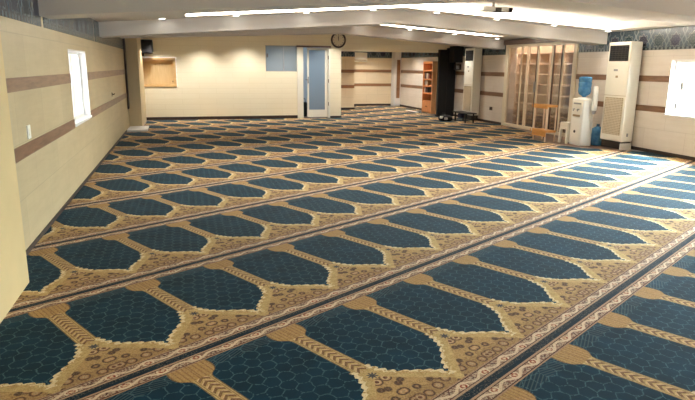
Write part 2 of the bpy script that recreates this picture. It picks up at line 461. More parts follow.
# pillars on the left
struct(MB().box(XL, -.95, 14.5, YB, 0, 2.6).build('pillar', M['plaster']))
struct(MB().box(XL, -.95, 14.49, 14.5, .0, .035).build('baseboard_pillar', M['base']))
struct(MB().box(XL, XL+.03, 14.25, 14.48, .45, 2.2).build('trim_shadow_strip', M['base']))  # dark strip in place of the shadow between wall and pillar
struct(MB().box(XL, -1.065, 2.6, 4.14, 0, 2.6).build('pillar', plain('yellowish plaster', srgb(208, 182, 130), .6, .05, 3)))
struct(MB().box(XL+.01, -.80, 13.6, 14.48, 0, .035).build('trim_threshold', M['white_plaster']))

# brown stripes and blue tile friezes
def stripe(nm, axis, c0, c1, segs, z0, z1, mat):
    b = MB()
    for a, e in segs:
        if axis == 'y': b.box(c0, c1, a, e, z0, z1)
        else: b.box(a, e, c0, c1, z0, z1)
    return struct(b.build(nm, mat))
n = 1
for z0, z1 in ((.72, .825), (1.24, 1.345)):
    stripe('trim_%d' % n, 'y', XL, XL+.006, [(4.14, 7.35), (8.62, 14.48)], z0, z1, M['stripe']); n += 1
    stripe('trim_%d' % n, 'y', XR-.006, XR, [(-2, RWIN[2][0]), (3.1, 4.5), (5.7, 6.95), (8.13, GP0-.02), (GP1+.14, 20.85)], z0, z1, M['stripe']); n += 1
    stripe('trim_%d' % n, 'x', 19.344, 19.35, [(4.35, 5.72)], z0+.01, z1+.01, M['stripe_x']); n += 1
    stripe('trim_%d' % n, 'x', 21.194, 21.2, [(5.72, 7.74)], z0+.01, z1+.01, M['stripe_x']); n += 1
FZ0, FZ1 = 1.785, 2.2
def frz(nm, axis, c0, c1, segs, mat, z1=FZ1):
    return stripe(nm, axis, c0, c1, segs, FZ0, z1, mat)
frz('trim_%d' % n, 'y', XL, XL+.008, [(-2, 2.6), (4.14, 6.1), (6.22, 9.58), (9.68, 14.48)], M['frieze_y']); n += 1
frz('trim_%d' % n, 'y', XR-.008, XR, [(-2, GP0-.05), (GP1+.14, 20.85)], M['frieze_y']); n += 1
frz('trim_%d' % n, 'x', 19.342, 19.35, [(4.35, 5.72)], M['frieze_x'], 2.13); n += 1
frz('trim_%d' % n, 'x', 21.192, 21.2, [(5.72, 7.74)], M['frieze_x'], 2.13); n += 1
# skirting
struct(MB().box(XL, XL+.012, 4.14, 13.6, 0, .035).build('baseboard_left', M['base']))
struct(MB().box(XR-.012, XR, -2, GP0-.05, 0, .06).build('baseboard_right', M['base']))
struct(MB().box(XR-.012, XR, GP1+.14, 20.85, 0, .06).build('baseboard_right', M['base']))
b = MB(); b.box(-.95, 3.14, YB-.012, YB, 0, .085); b.box(4.10, 4.43, YB-.012, YB, 0, .05)
struct(b.build('baseboard_back', M['base']))
b = MB(); b.box(4.35, 5.73, 19.335, 19.35, 0, .07); b.box(5.72, 7.74, 21.185, 21.2, 0, .07)
struct(b.build('baseboard_alcove', M['base']))

# ceiling: two slopes meeting at a ridge, with recessed light trays
TRAYS = [(.1, 7.75, 8.0, 9.6), (4.0, 7.4, 11.0, 13.0), (.1, 7.75, 3.2, 5.4), (.1, 3.4, 11.0, 13.0)]
def in_tray(x, y): return any(t[0] < x < t[1] and t[2] < y < t[3] for t in TRAYS)
xs = sorted({XL-.2, RIDGE, XR+.2, *[t[0] for t in TRAYS], *[t[1] for t in TRAYS]})
ys = sorted({-2.2, YB+.1, *[t[2] for t in TRAYS], *[t[3] for t in TRAYS]})
b = MB(); RZ = .13
def q4(p): b.raw(p, [(0, 1, 2, 3)])
def up(x, y): return RZ if in_tray(x, y) else 0
for i in range(len(xs)-1):
    for j in range(len(ys)-1):
        x0, x1, y0, y1 = xs[i], xs[i+1], ys[j], ys[j+1]
        h = up((x0+x1)/2, (y0+y1)/2)
        q4([(x0, y0, zc(x0)+h), (x0, y1, zc(x0)+h), (x1, y1, zc(x1)+h), (x1, y0, zc(x1)+h)])
        if i < len(xs)-2:
            h2 = up((xs[i+1]+xs[i+2])/2, (y0+y1)/2)
            if h2 != h: q4([(x1, y0, zc(x1)+h), (x1, y1, zc(x1)+h), (x1, y1, zc(x1)+h2), (x1, y0, zc(x1)+h2)])
        if j < len(ys)-2:
            h2 = up((x0+x1)/2, (ys[j+1]+ys[j+2])/2)
            if h2 != h: q4([(x0, y1, zc(x0)+h), (x0, y1, zc(x0)+h2), (x1, y1, zc(x1)+h2), (x1, y1, zc(x1)+h)])
bmesh.ops.remove_doubles(b.bm, verts=b.bm.verts[:], dist=1e-4)
bmesh.ops.recalc_face_normals(b.bm, faces=b.bm.faces[:])
for v in b.bm.verts: v.co.y = skew(v.co.x, v.co.y)
ce = struct(b.build('ceiling', M['ceil']))
struct(MB().raw([(XL-.25, -2.3, 2.8), (XR+.25, -2.3, 2.8), (XR+.25, 22.6, 2.8), (XL-.25, 22.6, 2.8)], [(0, 1, 2, 3)]).build('ceiling_slab', M['ceil']))
def beam(y0, y1, x0=XL-.05, x1=XR+.05, lift=0):
    b = MB()
    for xa, xb in ((x0, RIDGE), (RIDGE, x1)):
        vs = [(x, y, z) for x in (xa, xb) for y in (y0, y1) for z in (zb(x)+lift*max(0, RIDGE-x), zc(x)+.04)]
        b.raw(vs, [(0, 2, 6, 4), (1, 5, 7, 3), (0, 4, 5, 1), (2, 3, 7, 6)] + ([(0, 1, 3, 2)] if xa == x0 else [(4, 6, 7, 5)]))
    bmesh.ops.remove_doubles(b.bm, verts=b.bm.verts[:], dist=1e-4)
    bmesh.ops.recalc_face_normals(b.bm, faces=b.bm.faces[:])
    for v in b.bm.verts: v.co.y = skew(v.co.x, v.co.y)
    return struct(b.build('ceiling_beam', M['ceil']))
beam(5.85, 6.3); beam(10.0, 10.45); beam(13.5, 13.95, lift=.027)

# cove light strips on the far side of the trays
def cove(x0, x1, y, label):
    b = MB()
    for xa, xb in ((x0, min(x1, RIDGE)), (max(x0, RIDGE), x1)):
        if xb-xa < .05: continue
        vs = [(x, yy, zc(x)+dz) for x in (xa, xb) for yy in (y-.03, y-.004) for dz in (.012, .095)]
        b.raw(vs, [(0, 2, 6, 4), (1, 5, 7, 3), (0, 4, 5, 1), (2, 3, 7, 6), (0, 1, 3, 2), (4, 6, 7, 5)])
    bmesh.ops.recalc_face_normals(b.bm, faces=b.bm.faces[:])
    for v in b.bm.verts: v.co.y = skew(v.co.x, v.co.y)
    return tag(b.build('cove_light', M['led']), label, 'ceiling light', 'glowing strips in the ceiling trays')
cove(.15, 7.7, 9.6, 'long glowing light strip in the nearer ceiling tray, above the first row of downlights')
cove(4.08, 7.3, 13.0, 'shorter glowing light strip in the farther ceiling tray, right of the clock')
def area(name, loc, rot, sx, sy, e, col=(1, 1, 1)):
    l = bpy.data.lights.new(name, 'AREA'); l.shape = 'RECTANGLE'; l.size = sx; l.size_y = sy; l.energy = e; l.color = col
    o = bpy.data.objects.new(name, l); C.objects.link(o); o.location = loc; o.rotation_euler = rot; return o

# downlights, and added spots without fixtures
ORD = ['first', 'second', 'third', 'fourth', 'fifth', 'sixth', 'seventh', 'eighth']
def spot(x, y, z, e, size=84, col=(1, .955, .88), blend=1):
    l = bpy.data.lights.new('spot_lamp', 'SPOT'); l.energy = e; l.spot_size = math.radians(size); l.spot_blend = blend
    l.color = col; l.shadow_soft_size = .05
    o = bpy.data.objects.new('spot_lamp', l); C.objects.link(o); o.location = (x, y, z-.03); return o
def downlight(x, y, z, label, e, group='recessed downlights beside the ceiling beams'):
    t = thing('downlight', (x, y, z), label, 'downlight', group)
    sl = -.068 if x > RIDGE else .068
    rot = Matrix.Rotation(math.atan(sl) * -1, 4, 'Y')
    b = MB(); b.lathe((0, 0, 0), [(.048, -.002), (.062, -.010), (.062, .004), (.045, .004)], 24); b.xf(rot); b.build('rim', M['white'], t)
    b = MB(); b.cyl((0, 0, -.004), .047, .010, n=24); b.xf(rot); b.build('lamp_face', M['spot'], t)
    spot(x, y, z, e)
    return t
DL = 16
for k in range(8):
    x = -.25+1.155*k
    downlight(x, skew(x, 9.80), zc(x), 'round white downlight, %s from the left in the row along the nearer beam' % ORD[k], DL)
for k in range(4):
    x = 4.13+1.17*k
    downlight(x, 13.3, zc(x), 'round white downlight, %s from the left in the short row along the farther beam' % ORD[k], DL)
for k in range(4):
    spot(3.0-1.17*k, 13.3, zc(3.0-1.17*k), DL)
for k in range(6):
    x = -.6+1.15*k; spot(x, 15.7, zc(x)-.02, DL*3.6, 125)
for x, y in ((6.2, 15.6), (7.3, 15.0)): spot(x, y, zc(x)-.02, DL*2, 130)
for x, y in ((5.3, 17.5), (6.8, 17.5), (6.6, 20.2), (7.2, 19.0)): spot(x, y, 2.13, DL*4, 150)  # spots without fixtures, added to brighten the alcove
for y in (6.9, 2.4):  # unseen spots without fixtures, added as fill for the near hall
    for k in range(4):
        x = .4+2.2*k; spot(x, y, zc(x), DL)

# ------------------------------------------------------------------ windows
def window(name, x_in, sgn, y0, y1, z0, z1, nsash, handle=True):
    """sgn +1: wall outside is towards +x"""
    w = struct(bpy.data.objects.new(name, None)); C.objects.link(w); w.location = (x_in, (y0+y1)/2, z0)
    X = lambda d: d*sgn
    def bx(b, d0, d1, ya, yb, za, zb_): b.box(min(X(d0), X(d1)), max(X(d0), X(d1)), ya-(y0+y1)/2, yb-(y0+y1)/2, za-z0, zb_-z0)
    f = MB(); t = .05
    bx(f, .08, .15, y0, y0+t, z0, z1); bx(f, .08, .15, y1-t, y1, z0, z1); bx(f, .08, .15, y0+t, y1-t, z0, z0+t); bx(f, .08, .15, y0+t, y1-t, z1-t, z1)
    fr = f.build('window_frame', M['white'], w)
    for k in range(1, nsash):
        ym = y0+(y1-y0)*k/nsash
        m = MB(); bx(m, .085, .145, ym-.035, ym+.035, z0+t, z1-t); m.build('mullion', M['white'], w)
    for k in range(nsash):
        ya = y0+(y1-y0)*k/nsash; yb = y0+(y1-y0)*(k+1)/nsash
        p = MB(); bx(p, .11, .116, ya+.04, yb-.04, z0+.04, z1-.04); p.build('pane', M['glass'], w)
    s = MB(); bx(s, -.02, .09, y0, y1, z0-.025, z0+.008); s.build('sill', M['white_plaster'], w)
    if handle:
        for k, (dz, dy) in enumerate(((.42, .26), (.08, .17))):
            h = MB(); bx(h, .05, .08, y1-dy, y1-dy+.05, z0+dz, z0+dz+.12); h.build('handle', M['grey'], w)
    return w
window('window_1', XL, -1, 7.35, 8.62, .76, 1.62, 2, False)
for i, (a, e) in enumerate(RWIN): window('window_%d' % (i+2), XR, 1, a, e, ZW0, ZW1, 2)
# white plaster reveals round the two visible openings
for nm, x0, x1, (a, e), z0, z1 in (('trim_reveal_left', XL-.09, XL+.004, LWIN[0], .76, 1.62), ('trim_reveal_right', XR-.004, XR+.09, RWIN[0], ZW0, ZW1)):
    b = MB(); b.box(x0, x1, a, a+.018, z0, z1); b.box(x0, x1, e-.018, e, z0, z1); b.box(x0, x1, a+.018, e-.018, z1-.018, z1)
    struct(b.build(nm, M['white_plaster']))
for i_, (a, e) in enumerate(RWIN):
    area('daylight_right', (XR+.75, (a+e)/2, (ZW0+ZW1)/2+.75), (0, math.radians(48), 0), 1.3, 1.5, 1600 if i_ == 0 else 1500, (.74, .91, 1))
area('daylight_left', (XL-.5, 8.0, 1.3), (0, -PI/2, 0), 1.2, 1.5, 30, (.9, .95, 1))

# ------------------------------------------------------------------ door and hatch in the back wall, with the room behind
rb = MB()
rb.box(1.2, 4.2, YB+2.6, YB+2.7, 0, 2.5); rb.box(1.1, 1.2, YB+.15, YB+2.7, 0, 2.5); rb.box(4.12, 4.2, YB+.15, YB+2.7, 0, 2.5)
rb.box(1.1, 4.2, YB+.15, YB+2.7, 2.3, 2.4)
struct(rb.build('wall_office', plain('office paint', srgb(176, 188, 198), .7, .02, 2)))
area('office_fill', (2.7, YB+1.3, 2.28), (0, 0, 0), 1.6, 1.2, 22, (.90, .96, 1))  # unseen lamp, added to light the frosted panes from behind
d = struct(bpy.data.objects.new('door_1', None)); C.objects.link(d); d.location = (3.67, YB+.06, 0)
def loc_box(cx, cy, *a, **k):
    b = MB(); b.box(a[0]-cx, a[1]-cx, a[2]-cy, a[3]-cy, a[4], a[5], **k); return b
D0 = (3.67, YB+.06)
f = MB()
for bx_ in ((3.14, 3.31, YB-.03, YB+.10, .0, 2.0), (4.04, 4.09, YB-.03, YB+.10, 0, 2.0)):
    f.box(bx_[0]-D0[0], bx_[1]-D0[0], bx_[2]-D0[1], bx_[3]-D0[1], bx_[4], bx_[5])
f.build('door_frame', M['cream'], d)
loc_box(*D0, 3.12, 4.11, YB-.045, YB+.08, 1.97, 2.015).build('door_head', M['brownframe'], d)
lf = MB()
lf.box(3.445-D0[0], 3.495-D0[0], .02, .06, .02, 1.96); lf.box(3.965-D0[0], 4.035-D0[0], .02, .06, .02, 1.96)
lf.box(3.495-D0[0], 3.965-D0[0], .02, .06, .02, .23); lf.box(3.495-D0[0], 3.965-D0[0], .02, .06, 1.90, 1.96)
leaf = lf.build('door_leaf', M['cream'], d)
MB().box(3.495-D0[0], 3.965-D0[0], .036, .044, .23, 1.90).build('door_glass', M['frost'], leaf)
h = MB(); h.box(3.455-D0[0], 3.48-D0[0], -.01, .02, .98, 1.16); h.tube([(3.467-D0[0], -.03, 1.08), (3.375-D0[0], -.03, 1.08)], .012); h.tube([(3.467-D0[0], .0, 1.08), (3.467-D0[0], -.03, 1.08)], .012)
h.build('door_handle', M['grey'], leaf)
hg = MB()
for z in (.35, 1.0, 1.65): hg.box(4.03-D0[0], 4.045-D0[0], -.1, -.08, z, z+.1)
hg.build('hinge', M['brownframe'], d)
# dark bag in the gap of the door
bg = thing('bag', (3.42, YB+.55, 0), 'dark bag standing in the gap of the half-open glass door', 'bag')
m = MB(); m.box(-.11, .11, -.09, .09, 0, .42, .04, 3); m.build('bag_body', M['black'], bg)
m = MB(); m.tube([(-.06, 0, .41), (-.05, 0, .52), (.05, 0, .52), (.06, 0, .41)], .01); m.build('handle', M['black'], bg)

w = struct(bpy.data.objects.new('window_5', None)); C.objects.link(w); w.location = (2.72, YB+.05, 1.305)
f = MB()
for x0, x1, z0, z1 in ((-.46, -.445, 0, .70), (.445, .46, 0, .70), (-.445, .445, 0, .015), (-.445, .445, .685, .70)): f.box(x0, x1, -.04, .05, z0, z1)
f.build('window_frame', M['grey'], w)
for x0, x1 in ((-.445, .045), (.055, .445)):
    MB().box(x0, x1, -.004, .004, .015, .685).build('pane', M['frost2'], w)
MB().box(.04, .06, -.012, .012, .015, .685).build('mullion', M['grey'], w)
MB().box(-.425, -.39, -.03, -.004, .38, .48).build('lock', M['brownframe'], w)

# cupboard set into the back wall
cp = thing('wall_cupboard', (-.575, YB, .88), 'light oak cupboard with two plain doors sunk into the back wall', 'cupboard')
f = MB()
for x0, x1, z0, z1 in ((-.45, -.385, 0, .76), (.385, .45, 0, .76), (-.385, .385, 0, .065), (-.385, .385, .695, .76)): f.box(x0, x1, -.018, .148, z0, z1)
f.build('cupboard_frame', M['oak'], cp)
MB().box(-.385, .385, .15, .165, .06, .70).build('back_panel', M['oak_door'], cp)
for x0, x1 in ((-.383, -.118), (-.110, .383)):
    o = MB().box(x0, x1, .118, .140, .066, .60, .004).build('door', M['oak_door'], cp)
MB().box(-.383, .383, .10, .148, .605, .69).build('inner_shelf', M['oak'], cp)
MB().box(.34, .36, .10, .119, .12, .16).build('knob', M['brownframe'], cp)

def speaker(loc, rz, w, dp, h, label):
    t = thing('loudspeaker', loc, label, 'loudspeaker', None, rz)
    MB().box(-w/2, w/2, -dp/2, dp/2, 0, h, .012).build('cabinet', M['black'], t)
    MB().box(-w/2+.02, w/2-.02, -dp/2-.012, -dp/2+.001, .02, h-.02, .005).build('grille', M['cloth_black'], t)
    b = MB(); b.box(-.04, .04, dp/2-.005, dp/2+.068, h*.35, h*.65); b.build('bracket', M['black'], t)
    return t
sp = speaker((-.83, YB-.2, 1.735), 0, .31, .26, .34, 'small black loudspeaker high on the back wall above the oak cupboard')
MB().box(-.12, -.07, -.02, .02, -.07, .0).build('cable_clamp', M['black'], sp)
speaker((7.835, YB-.36, 1.60), 0, .30, .3, .47, 'black loudspeaker hung between the tall black panel and the far air conditioner')
jb = thing('control_box', (7.899, YB-.36, 1.385), 'small dark box with a pale front below the black loudspeaker', 'box')
MB().box(-.10, .10, -.05, .055, 0, .17, .006).build('box_body', M['grille_dark'], jb)
MB().box(-.065, .03, -.056, -.049, .03, .13, .002).build('front_plate', M['grey'], jb)

# wall clock
ck = thing('wall_clock', (4.325, YB-.03, 2.185), 'round wall clock with a dark brown rim and cream dial', 'clock')
cb = MB(); cb.lathe((0, 0, 0), [(.17, -.03), (.215, -.03), (.222, .0), (.215, .035), (.18, .045), (.168, .005)], 48, 'y', False); cb.build('rim', M['base'], ck, True)
MB().cyl((0, .0, 0), .172, .02, 'y', 48).build('dial', plain('dial', srgb(226, 214, 186), .5, .02, 3), ck)
for k in range(12):
    tk = MB()
    a = k*PI/6; m_ = Matrix.Rotation(a, 4, 'Y')
    tb = bmesh.new(); bmesh.ops.create_cube(tb, size=1)
    for v in tb.verts: v.co = V3((v.co.x*.012, v.co.y*.004-.012, .145+v.co.z*.03))
    tk._add(tb, m_); tk.build('hour_mark', M['base'], ck)
for ang, ln, wd, yy in ((math.radians(-8), .095, .014, -.016), (math.radians(4), .135, .010, -.020)):
    tb = MB(); tb.box(-wd/2, wd/2, yy-.002, yy+.002, -.02, ln); tb.xf(Matrix.Rotation(ang, 4, 'Y')); tb.build('hand', M['base'], ck)

# ------------------------------------------------------------------ standing air conditioners (front towards -x)
def air_con(loc, label, height=1.95, w=.58, dp=.25, foot=True):
    t = thing('air_conditioner', loc, label, 'air conditioner', 'floor-standing air conditioners')
    y0, y1 = -w/2, w/2
    z0 = .15
    MB().box(-dp, 0, y0, y1, z0, height, .022, 3).build('casing', M['cream'], t)
    # upper outlet
    u = MB(); u.box(-dp-.006, -dp+.004, y0+.05, y1-.05, height-.34, height-.06); up_ = u.build('air_outlet', M['black'], t)
    l = MB()
    for k in range(7):
        z = height-.32+k*.038; l.box(-dp-.012, -dp-.004, y0+.055, y1-.055, z, z+.008)
    for k in range(1, 6): l.box(-dp-.011, -dp-.005, y0+.05+k*.08, y0+.056+k*.08, height-.335, height-.065)
    l.build('louvre', M['grille_dark'], up_)
    # lower intake
    lo = MB(); lo.box(-dp-.004, -dp+.004, y0+.06, y1-.06, .27, .95); lw = lo.build('air_intake', M['grille_tan'], t)
    l = MB()
    for k in range(22):
        z = .285+k*.03; l.box(-dp-.012, -dp-.003, y0+.06, y1-.06, z, z+.014)
    for k in range(1, 12): l.box(-dp-.010, -dp-.003, y0+.06+k*.0383, y0+.068+k*.0383, .27, .95)
    l.build('grille', M['alu'], lw)
    # display, badge and seam
    MB().box(-dp-.004, -dp+.002, -.01, .09, height-.52, height-.485).build('display', M['grey'], t)
    MB().box(-dp-.004, -dp+.002, -.03, .03, height-.64, height-.60, .002).build('badge', M['grille_tan'], t)
    MB().box(-dp-.002, -dp+.001, y0+.01, y1-.01, .985, .992).build('seam', M['grille_tan'], t)
    MB().box(-dp+.03, -.02, y0+.03, y1-.03, .012, z0).build('plinth', M['grille_dark'], t)
    if foot:
        MB().box(-dp+.0, -.01, y0, y0+.03, .014, .125, .004).build('foot', M['white'], t)
        MB().box(-dp*.6, -dp*.45, y0-.004, y0+.001, .25, .31).build('side_label', M['grey'], t)
    return t
air_con((7.97, 9.065, -.014), 'tall cream floor-standing air conditioner by the right wall, next to the water dispenser')
air_con((7.97, 14.88, 0), 'tall cream floor-standing air conditioner far back, left of the wall socket', 1.98, .54, .25, False)

# wall socket, switch and mark
so = thing('wall_socket', (XR-.005, 14.02, .34), 'small dark wall socket low on the right wall beside the glass partition', 'socket')
MB().box(-.008, .004, -.07, .07, 0, .09, .003).build('plate', M['brownframe'], so)
MB().box(-.011, -.006, -.03, .03, .02, .07).build('insert', M['grille_dark'], so)
sw = thing('light_switch', (XL, 5.24, .85), 'small white light switch on the left wall above the lower brown stripe', 'switch')
MB().box(0, .012, -.045, .045, 0, .11, .003).build('plate', M['white'], sw)
MB().box(.010, .017, -.022, .022, .025, .085, .002).build('rocker', M['cream'], sw)
kn = thing('wall_hook', (XL, 11.36, .885), 'tiny dark hook on the left wall before the far pillar', 'hook')
MB().box(0, .006, -.02, .02, 0, .07).build('plate', M['base'], kn)
m = MB(); m.tube([(.005, 0, .045), (.04, 0, .03), (.045, 0, .055)], .007); m.build('prong', M['base'], kn)

# ------------------------------------------------------------------ alcove: split air conditioner, bookshelf, black panel
sa_ = thing('split_air_conditioner', (6.28, 21.18, 1.64), 'cream wall-hung air conditioner unit in the far alcove under the tiles', 'air conditioner')
MB().box(-.42, .42, -.2, 0, 0, .33, .03, 3).build('casing', M['cream'], sa_)
MB().box(-.38, .38, -.206, -.15, .03, .075).build('air_outlet', M['grille_tan'], sa_)

bs = thing('bookshelf', (7.78, 17.44, 0), 'tall narrow orange-wood bookshelf standing by the black panel in the alcove', 'bookshelf')
X0, X1, Y0, Y1, HT = -.18, .18, -.37, .37, 1.64
MB().box(X0, X1, Y0, Y0+.03, 0, HT, .003).build('side_panel', M['peach_wood'], bs)
MB().box(X0, X1, Y1-.03, Y1, 0, HT, .003).build('side_panel', M['orange_wood'], bs)
MB().box(X1-.02, X1, Y0+.03, Y1-.03, 0, HT).build('back_panel', M['orange_wood'], bs)
MB().box(X0, X1-.02, Y0+.03, Y1-.03, HT-.07, HT).build('top', M['orange_wood'], bs)
SH = [.36, .62, .84, 1.06, 1.33]
for z in SH: MB().box(X0+.01, X1-.02, Y0+.03, Y1-.03, z, z+.035).build('shelf', M['orange_wood'], bs)
for k in range(2):
    ya = Y0+.032+k*.34
    dr = MB().box(X0, X0+.02, ya, ya+.335, .03, .355, .003).build('door', M['orange_wood'], bs)
    MB().cyl((X0-.012, ya+(.30 if k == 0 else .035), .22), .012, .024, 'x', 12).build('knob', M['brownframe'], dr)
bcols = [srgb(120, 60, 40), srgb(225, 215, 195), srgb(70, 60, 60), srgb(150, 110, 70), srgb(96, 44, 36), srgb(60, 70, 80)]
bm_ = [plain('book cover %d' % i, c, .6, .1, 12) for i, c in enumerate(bcols)]
cn = {0: 'dark red', 1: 'cream', 2: 'dark grey', 3: 'tan', 4: 'maroon', 5: 'slate'}
shelfname = {.36: 'lowest', .62: 'second lowest', .84: 'middle', 1.06: 'second highest', 1.33: 'top'}
for z, cnt in ((1.06, 7), (.84, 5), (.62, 5), (1.33, 0)):
    y = 17.44+Y1-.05
    for k in range(cnt):
        c = random.choice(range(6)) if not (z == 1.06 and k in (3, 4)) else 1
        th_ = random.uniform(.03, .06); hh = random.uniform(.15, .19 if z != 1.06 else .22)
        bk = thing('book', (7.74, y-th_/2, z+.036), '%s book, %s from the far end on the %s bookshelf tier' % (cn[c], ORD[k], shelfname[z]), 'book', 'books on the alcove bookshelf')
        cvb = MB(); cvb.box(-.09, .07, -th_/2, -th_/2+.004, 0, hh); cvb.box(-.09, .07, th_/2-.004, th_/2, 0, hh); cvb.box(-.09, -.086, -th_/2, th_/2, 0, hh)
        cvb.build('cover', bm_[c], bk)
        MB().box(-.085, .065, -th_/2+.004, th_/2-.004, .004, hh-.006).build('pages', bm_[1], bk)
        y -= th_+random.uniform(.002, .03)

bp = thing('panel', (7.66, 16.22, .002), 'tall plain black panel standing at the right end of the alcove opening', 'panel')
MB().box(-.25, .02, -.05, .06, 0, 1.97, .006).build('panel_leaf', M['black'], bp)
MB().box(.026, .30, -.05, .06, 0, 2.02, .006).build('panel_leaf', M['black'], bp)
MB().box(-.26, .30, -.06, .07, -.002, .03).build('base_rail', M['black'], bp)

# ------------------------------------------------------------------ items on the carpet by the far air conditioner
tb_ = thing('low_table', (7.42, 14.42, 0), 'small low dark-topped stand on the carpet before the far air conditioner', 'table')
MB().box(-.16, .16, -.42, .42, .235, .265, .008).build('top', M['grille_dark'], tb_)
for sx in (-.12, .12):
    for sy in (-.3, .3):
        MB().box(sx-.015, sx+.015, sy-.015, sy+.015, 0, .235).build('leg', M['grille_dark'], tb_)
MB().box(-.10, .10, .0, .22, .10, .22, .03, 3).build('pouch', plain('dark blue cloth', srgb(44, 44, 70), .8, .1, 10), tb_)
bg2 = thing('bag', (7.04, 14.80, 0), 'black soft bag with pale patches lying on the carpet beside the low stand', 'bag')
m = MB()
m.lathe((0, 0, 0), [(.05, 0), (.20, .01), (.235, .05), (.22, .11), (.15, .155), (.06, .17)], 20); m.xf(Matrix.Diagonal((.8, 1.1, 1, 1)))
m.build('bag_body', M['black'], bg2, True)
m = MB(); m.box(-.21, -.12, -.14, -.06, .075, .14, .02); m.build('front_patch', M['white'], bg2)
m = MB(); m.box(-.13, -.04, -.25, -.17, .04, .11, .02); m.build('side_patch', M['grey'], bg2)
m = MB(); m.tube([(-.02, -.16, .13), (-.05, -.10, .21), (-.05, .10, .21), (-.02, .16, .13)], .012); m.build('handle', M['black'], bg2)
sc_ = thing('scrap', (4.39, 10.15, 0), 'tiny dark thing lying alone in the middle of the carpet', 'scrap')
m = MB(); m.box(-.045, .045, -.035, .035, 0, .02, .008); m.xf(Matrix.Rotation(.5, 4, 'Z')); m.build('scrap_body', M['black'], sc_)
m = MB(); m.box(-.02, .03, -.02, .02, .019, .035, .006); m.build('fold', M['black'], sc_)
ps = MB(); ps.box(-.05, .05, -.45, .45, 0, .006)  # thin flat white strip on the carpet, material left open
tag(ps.build('white_strip', M['white'], loc=(7.45, 18.25, .0005)), 'long white strip lying on the alcove carpet left of the bookshelf', 'paper')

# ------------------------------------------------------------------ glass partition
gp = thing('glass_partition', (XR, (GP0+GP1)/2, 0), 'tall glazed partition in pale and brown frames on the right, before the wooden shelves', 'partition')
yc = (GP0+GP1)/2
def gbox(y0, y1, z0, z1, x0=-.03, x1=.03): return MB().box(x0, x1, y0-yc, y1-yc, z0, z1, .004)
gbox(GP1-.02, GP1+.13, 0, 2.02).build('side_post', M['alu'], gp)
gbox(GP0-.03, GP0+.09, 0, 2.02).build('side_post', M['alu'], gp)
MB().box(-.10, .09, GP0-.05-yc, GP1+.13-yc, 2.02, 2.14).build('lintel', M['brownframe'], gp)
gbox(GP0+.1, GP1, 0, .075).build('bottom_rail', M['alu'], gp)
gbox(GP0+.1, GP1, 1.955, 2.02, -.03, .05).build('top_rail', M['alu'], gp)
POST = [(12.69, .045, 'alu'), (12.46, .028, 'alu'), (12.38, .035, 'alu'), (12.05, .04, 'brownframe'), (12.0, .05, 'alu'), (11.46, .055, 'alu'), (11.41, .04, 'brownframe'), (11.12, .04, 'brownframe'), (11.07, .035, 'alu')]
edges = [GP1-.02]
for y, wd, mt in POST:
    gbox(y-wd/2, y+wd/2, .07, 1.96, -.010, .014).build('mullion', M[mt], gp)
for y0, y1 in ((12.72, 13.26), (12.48, 12.66), (12.085, 12.355), (11.505, 11.955), (11.155, 11.375), (10.73, 11.035)):
    MB().box(.0, .008, y0-yc, y1-yc, .075, 1.955).build('glass_panel', M['pglass'], gp)
MB().box(-.075, -.035, 11.98-yc, 12.02-yc, .9, 1.15).build('handle', M['grey'], gp)
# the room behind it
rb = MB()
rb.box(XR+1.05, XR+1.15, 9.6, 15.9, 0, 2.5); rb.box(XR+.22, XR+1.15, 15.8, 15.9, 0, 2.5); rb.box(XR+.22, XR+1.15, 9.6, 9.7, 0, 2.5); rb.box(XR+.22, XR+1.15, 9.6, 15.9, 2.35, 2.45)
struct(rb.build('wall_store', plain('store wall', srgb(226, 196, 166), .6, .03, 3)))
area('store_lamp', (XR+.36, 12.8, 2.33), (0, math.radians(-25), 0), .3, 5, 62, (1, .95, .90))
sh = thing('shelving', (XR+.80, 12.72, -.014), 'wide pinkish wooden shelving with many bays behind the glass partition', 'shelves')
BY = [-1.2, -.72, -.24, .24, .72, 1.2]
ZS = [.30, .55, .81, 1.06, 1.31, 1.56, 1.83]
for y in BY: MB().box(-.17, .17, y-.016, y+.016, 0, 1.855).build('upright', M['pink_wood'], sh)
for i in range(len(BY)-1):
    for z in ZS: MB().box(-.165, .15, BY[i]+.016, BY[i+1]-.016, z, z+.028).build('shelf', M['pink_wood'], sh)
MB().box(.15, .17, -1.2, 1.2, .28, 1.855).build('back_panel', M['pink_wood'], sh)
pn = thing('curtain', (XR+.70, 14.3, -.014), 'plain beige hanging curtain behind the leftmost glass panel', 'curtain')
prof = [(.02*math.sin(k*1.1), -.36+k*.72/40) for k in range(41)]
cu = MB()
cu.raw([(x, y, z) for x, y in prof for z in (0.0, 2.0)], [(2*k, 2*k+2, 2*k+3, 2*k+1) for k in range(40)])
cl = cu.build('cloth', plain('beige cloth', srgb(204, 184, 142), .85, .05, 8), pn)
md = cl.modifiers.new('thick', 'SOLIDIFY'); md.thickness = .006
MB().tube([(0, -.42, 2.01), (0, .42, 2.01)], .012).build('rod', M['grey'], pn)

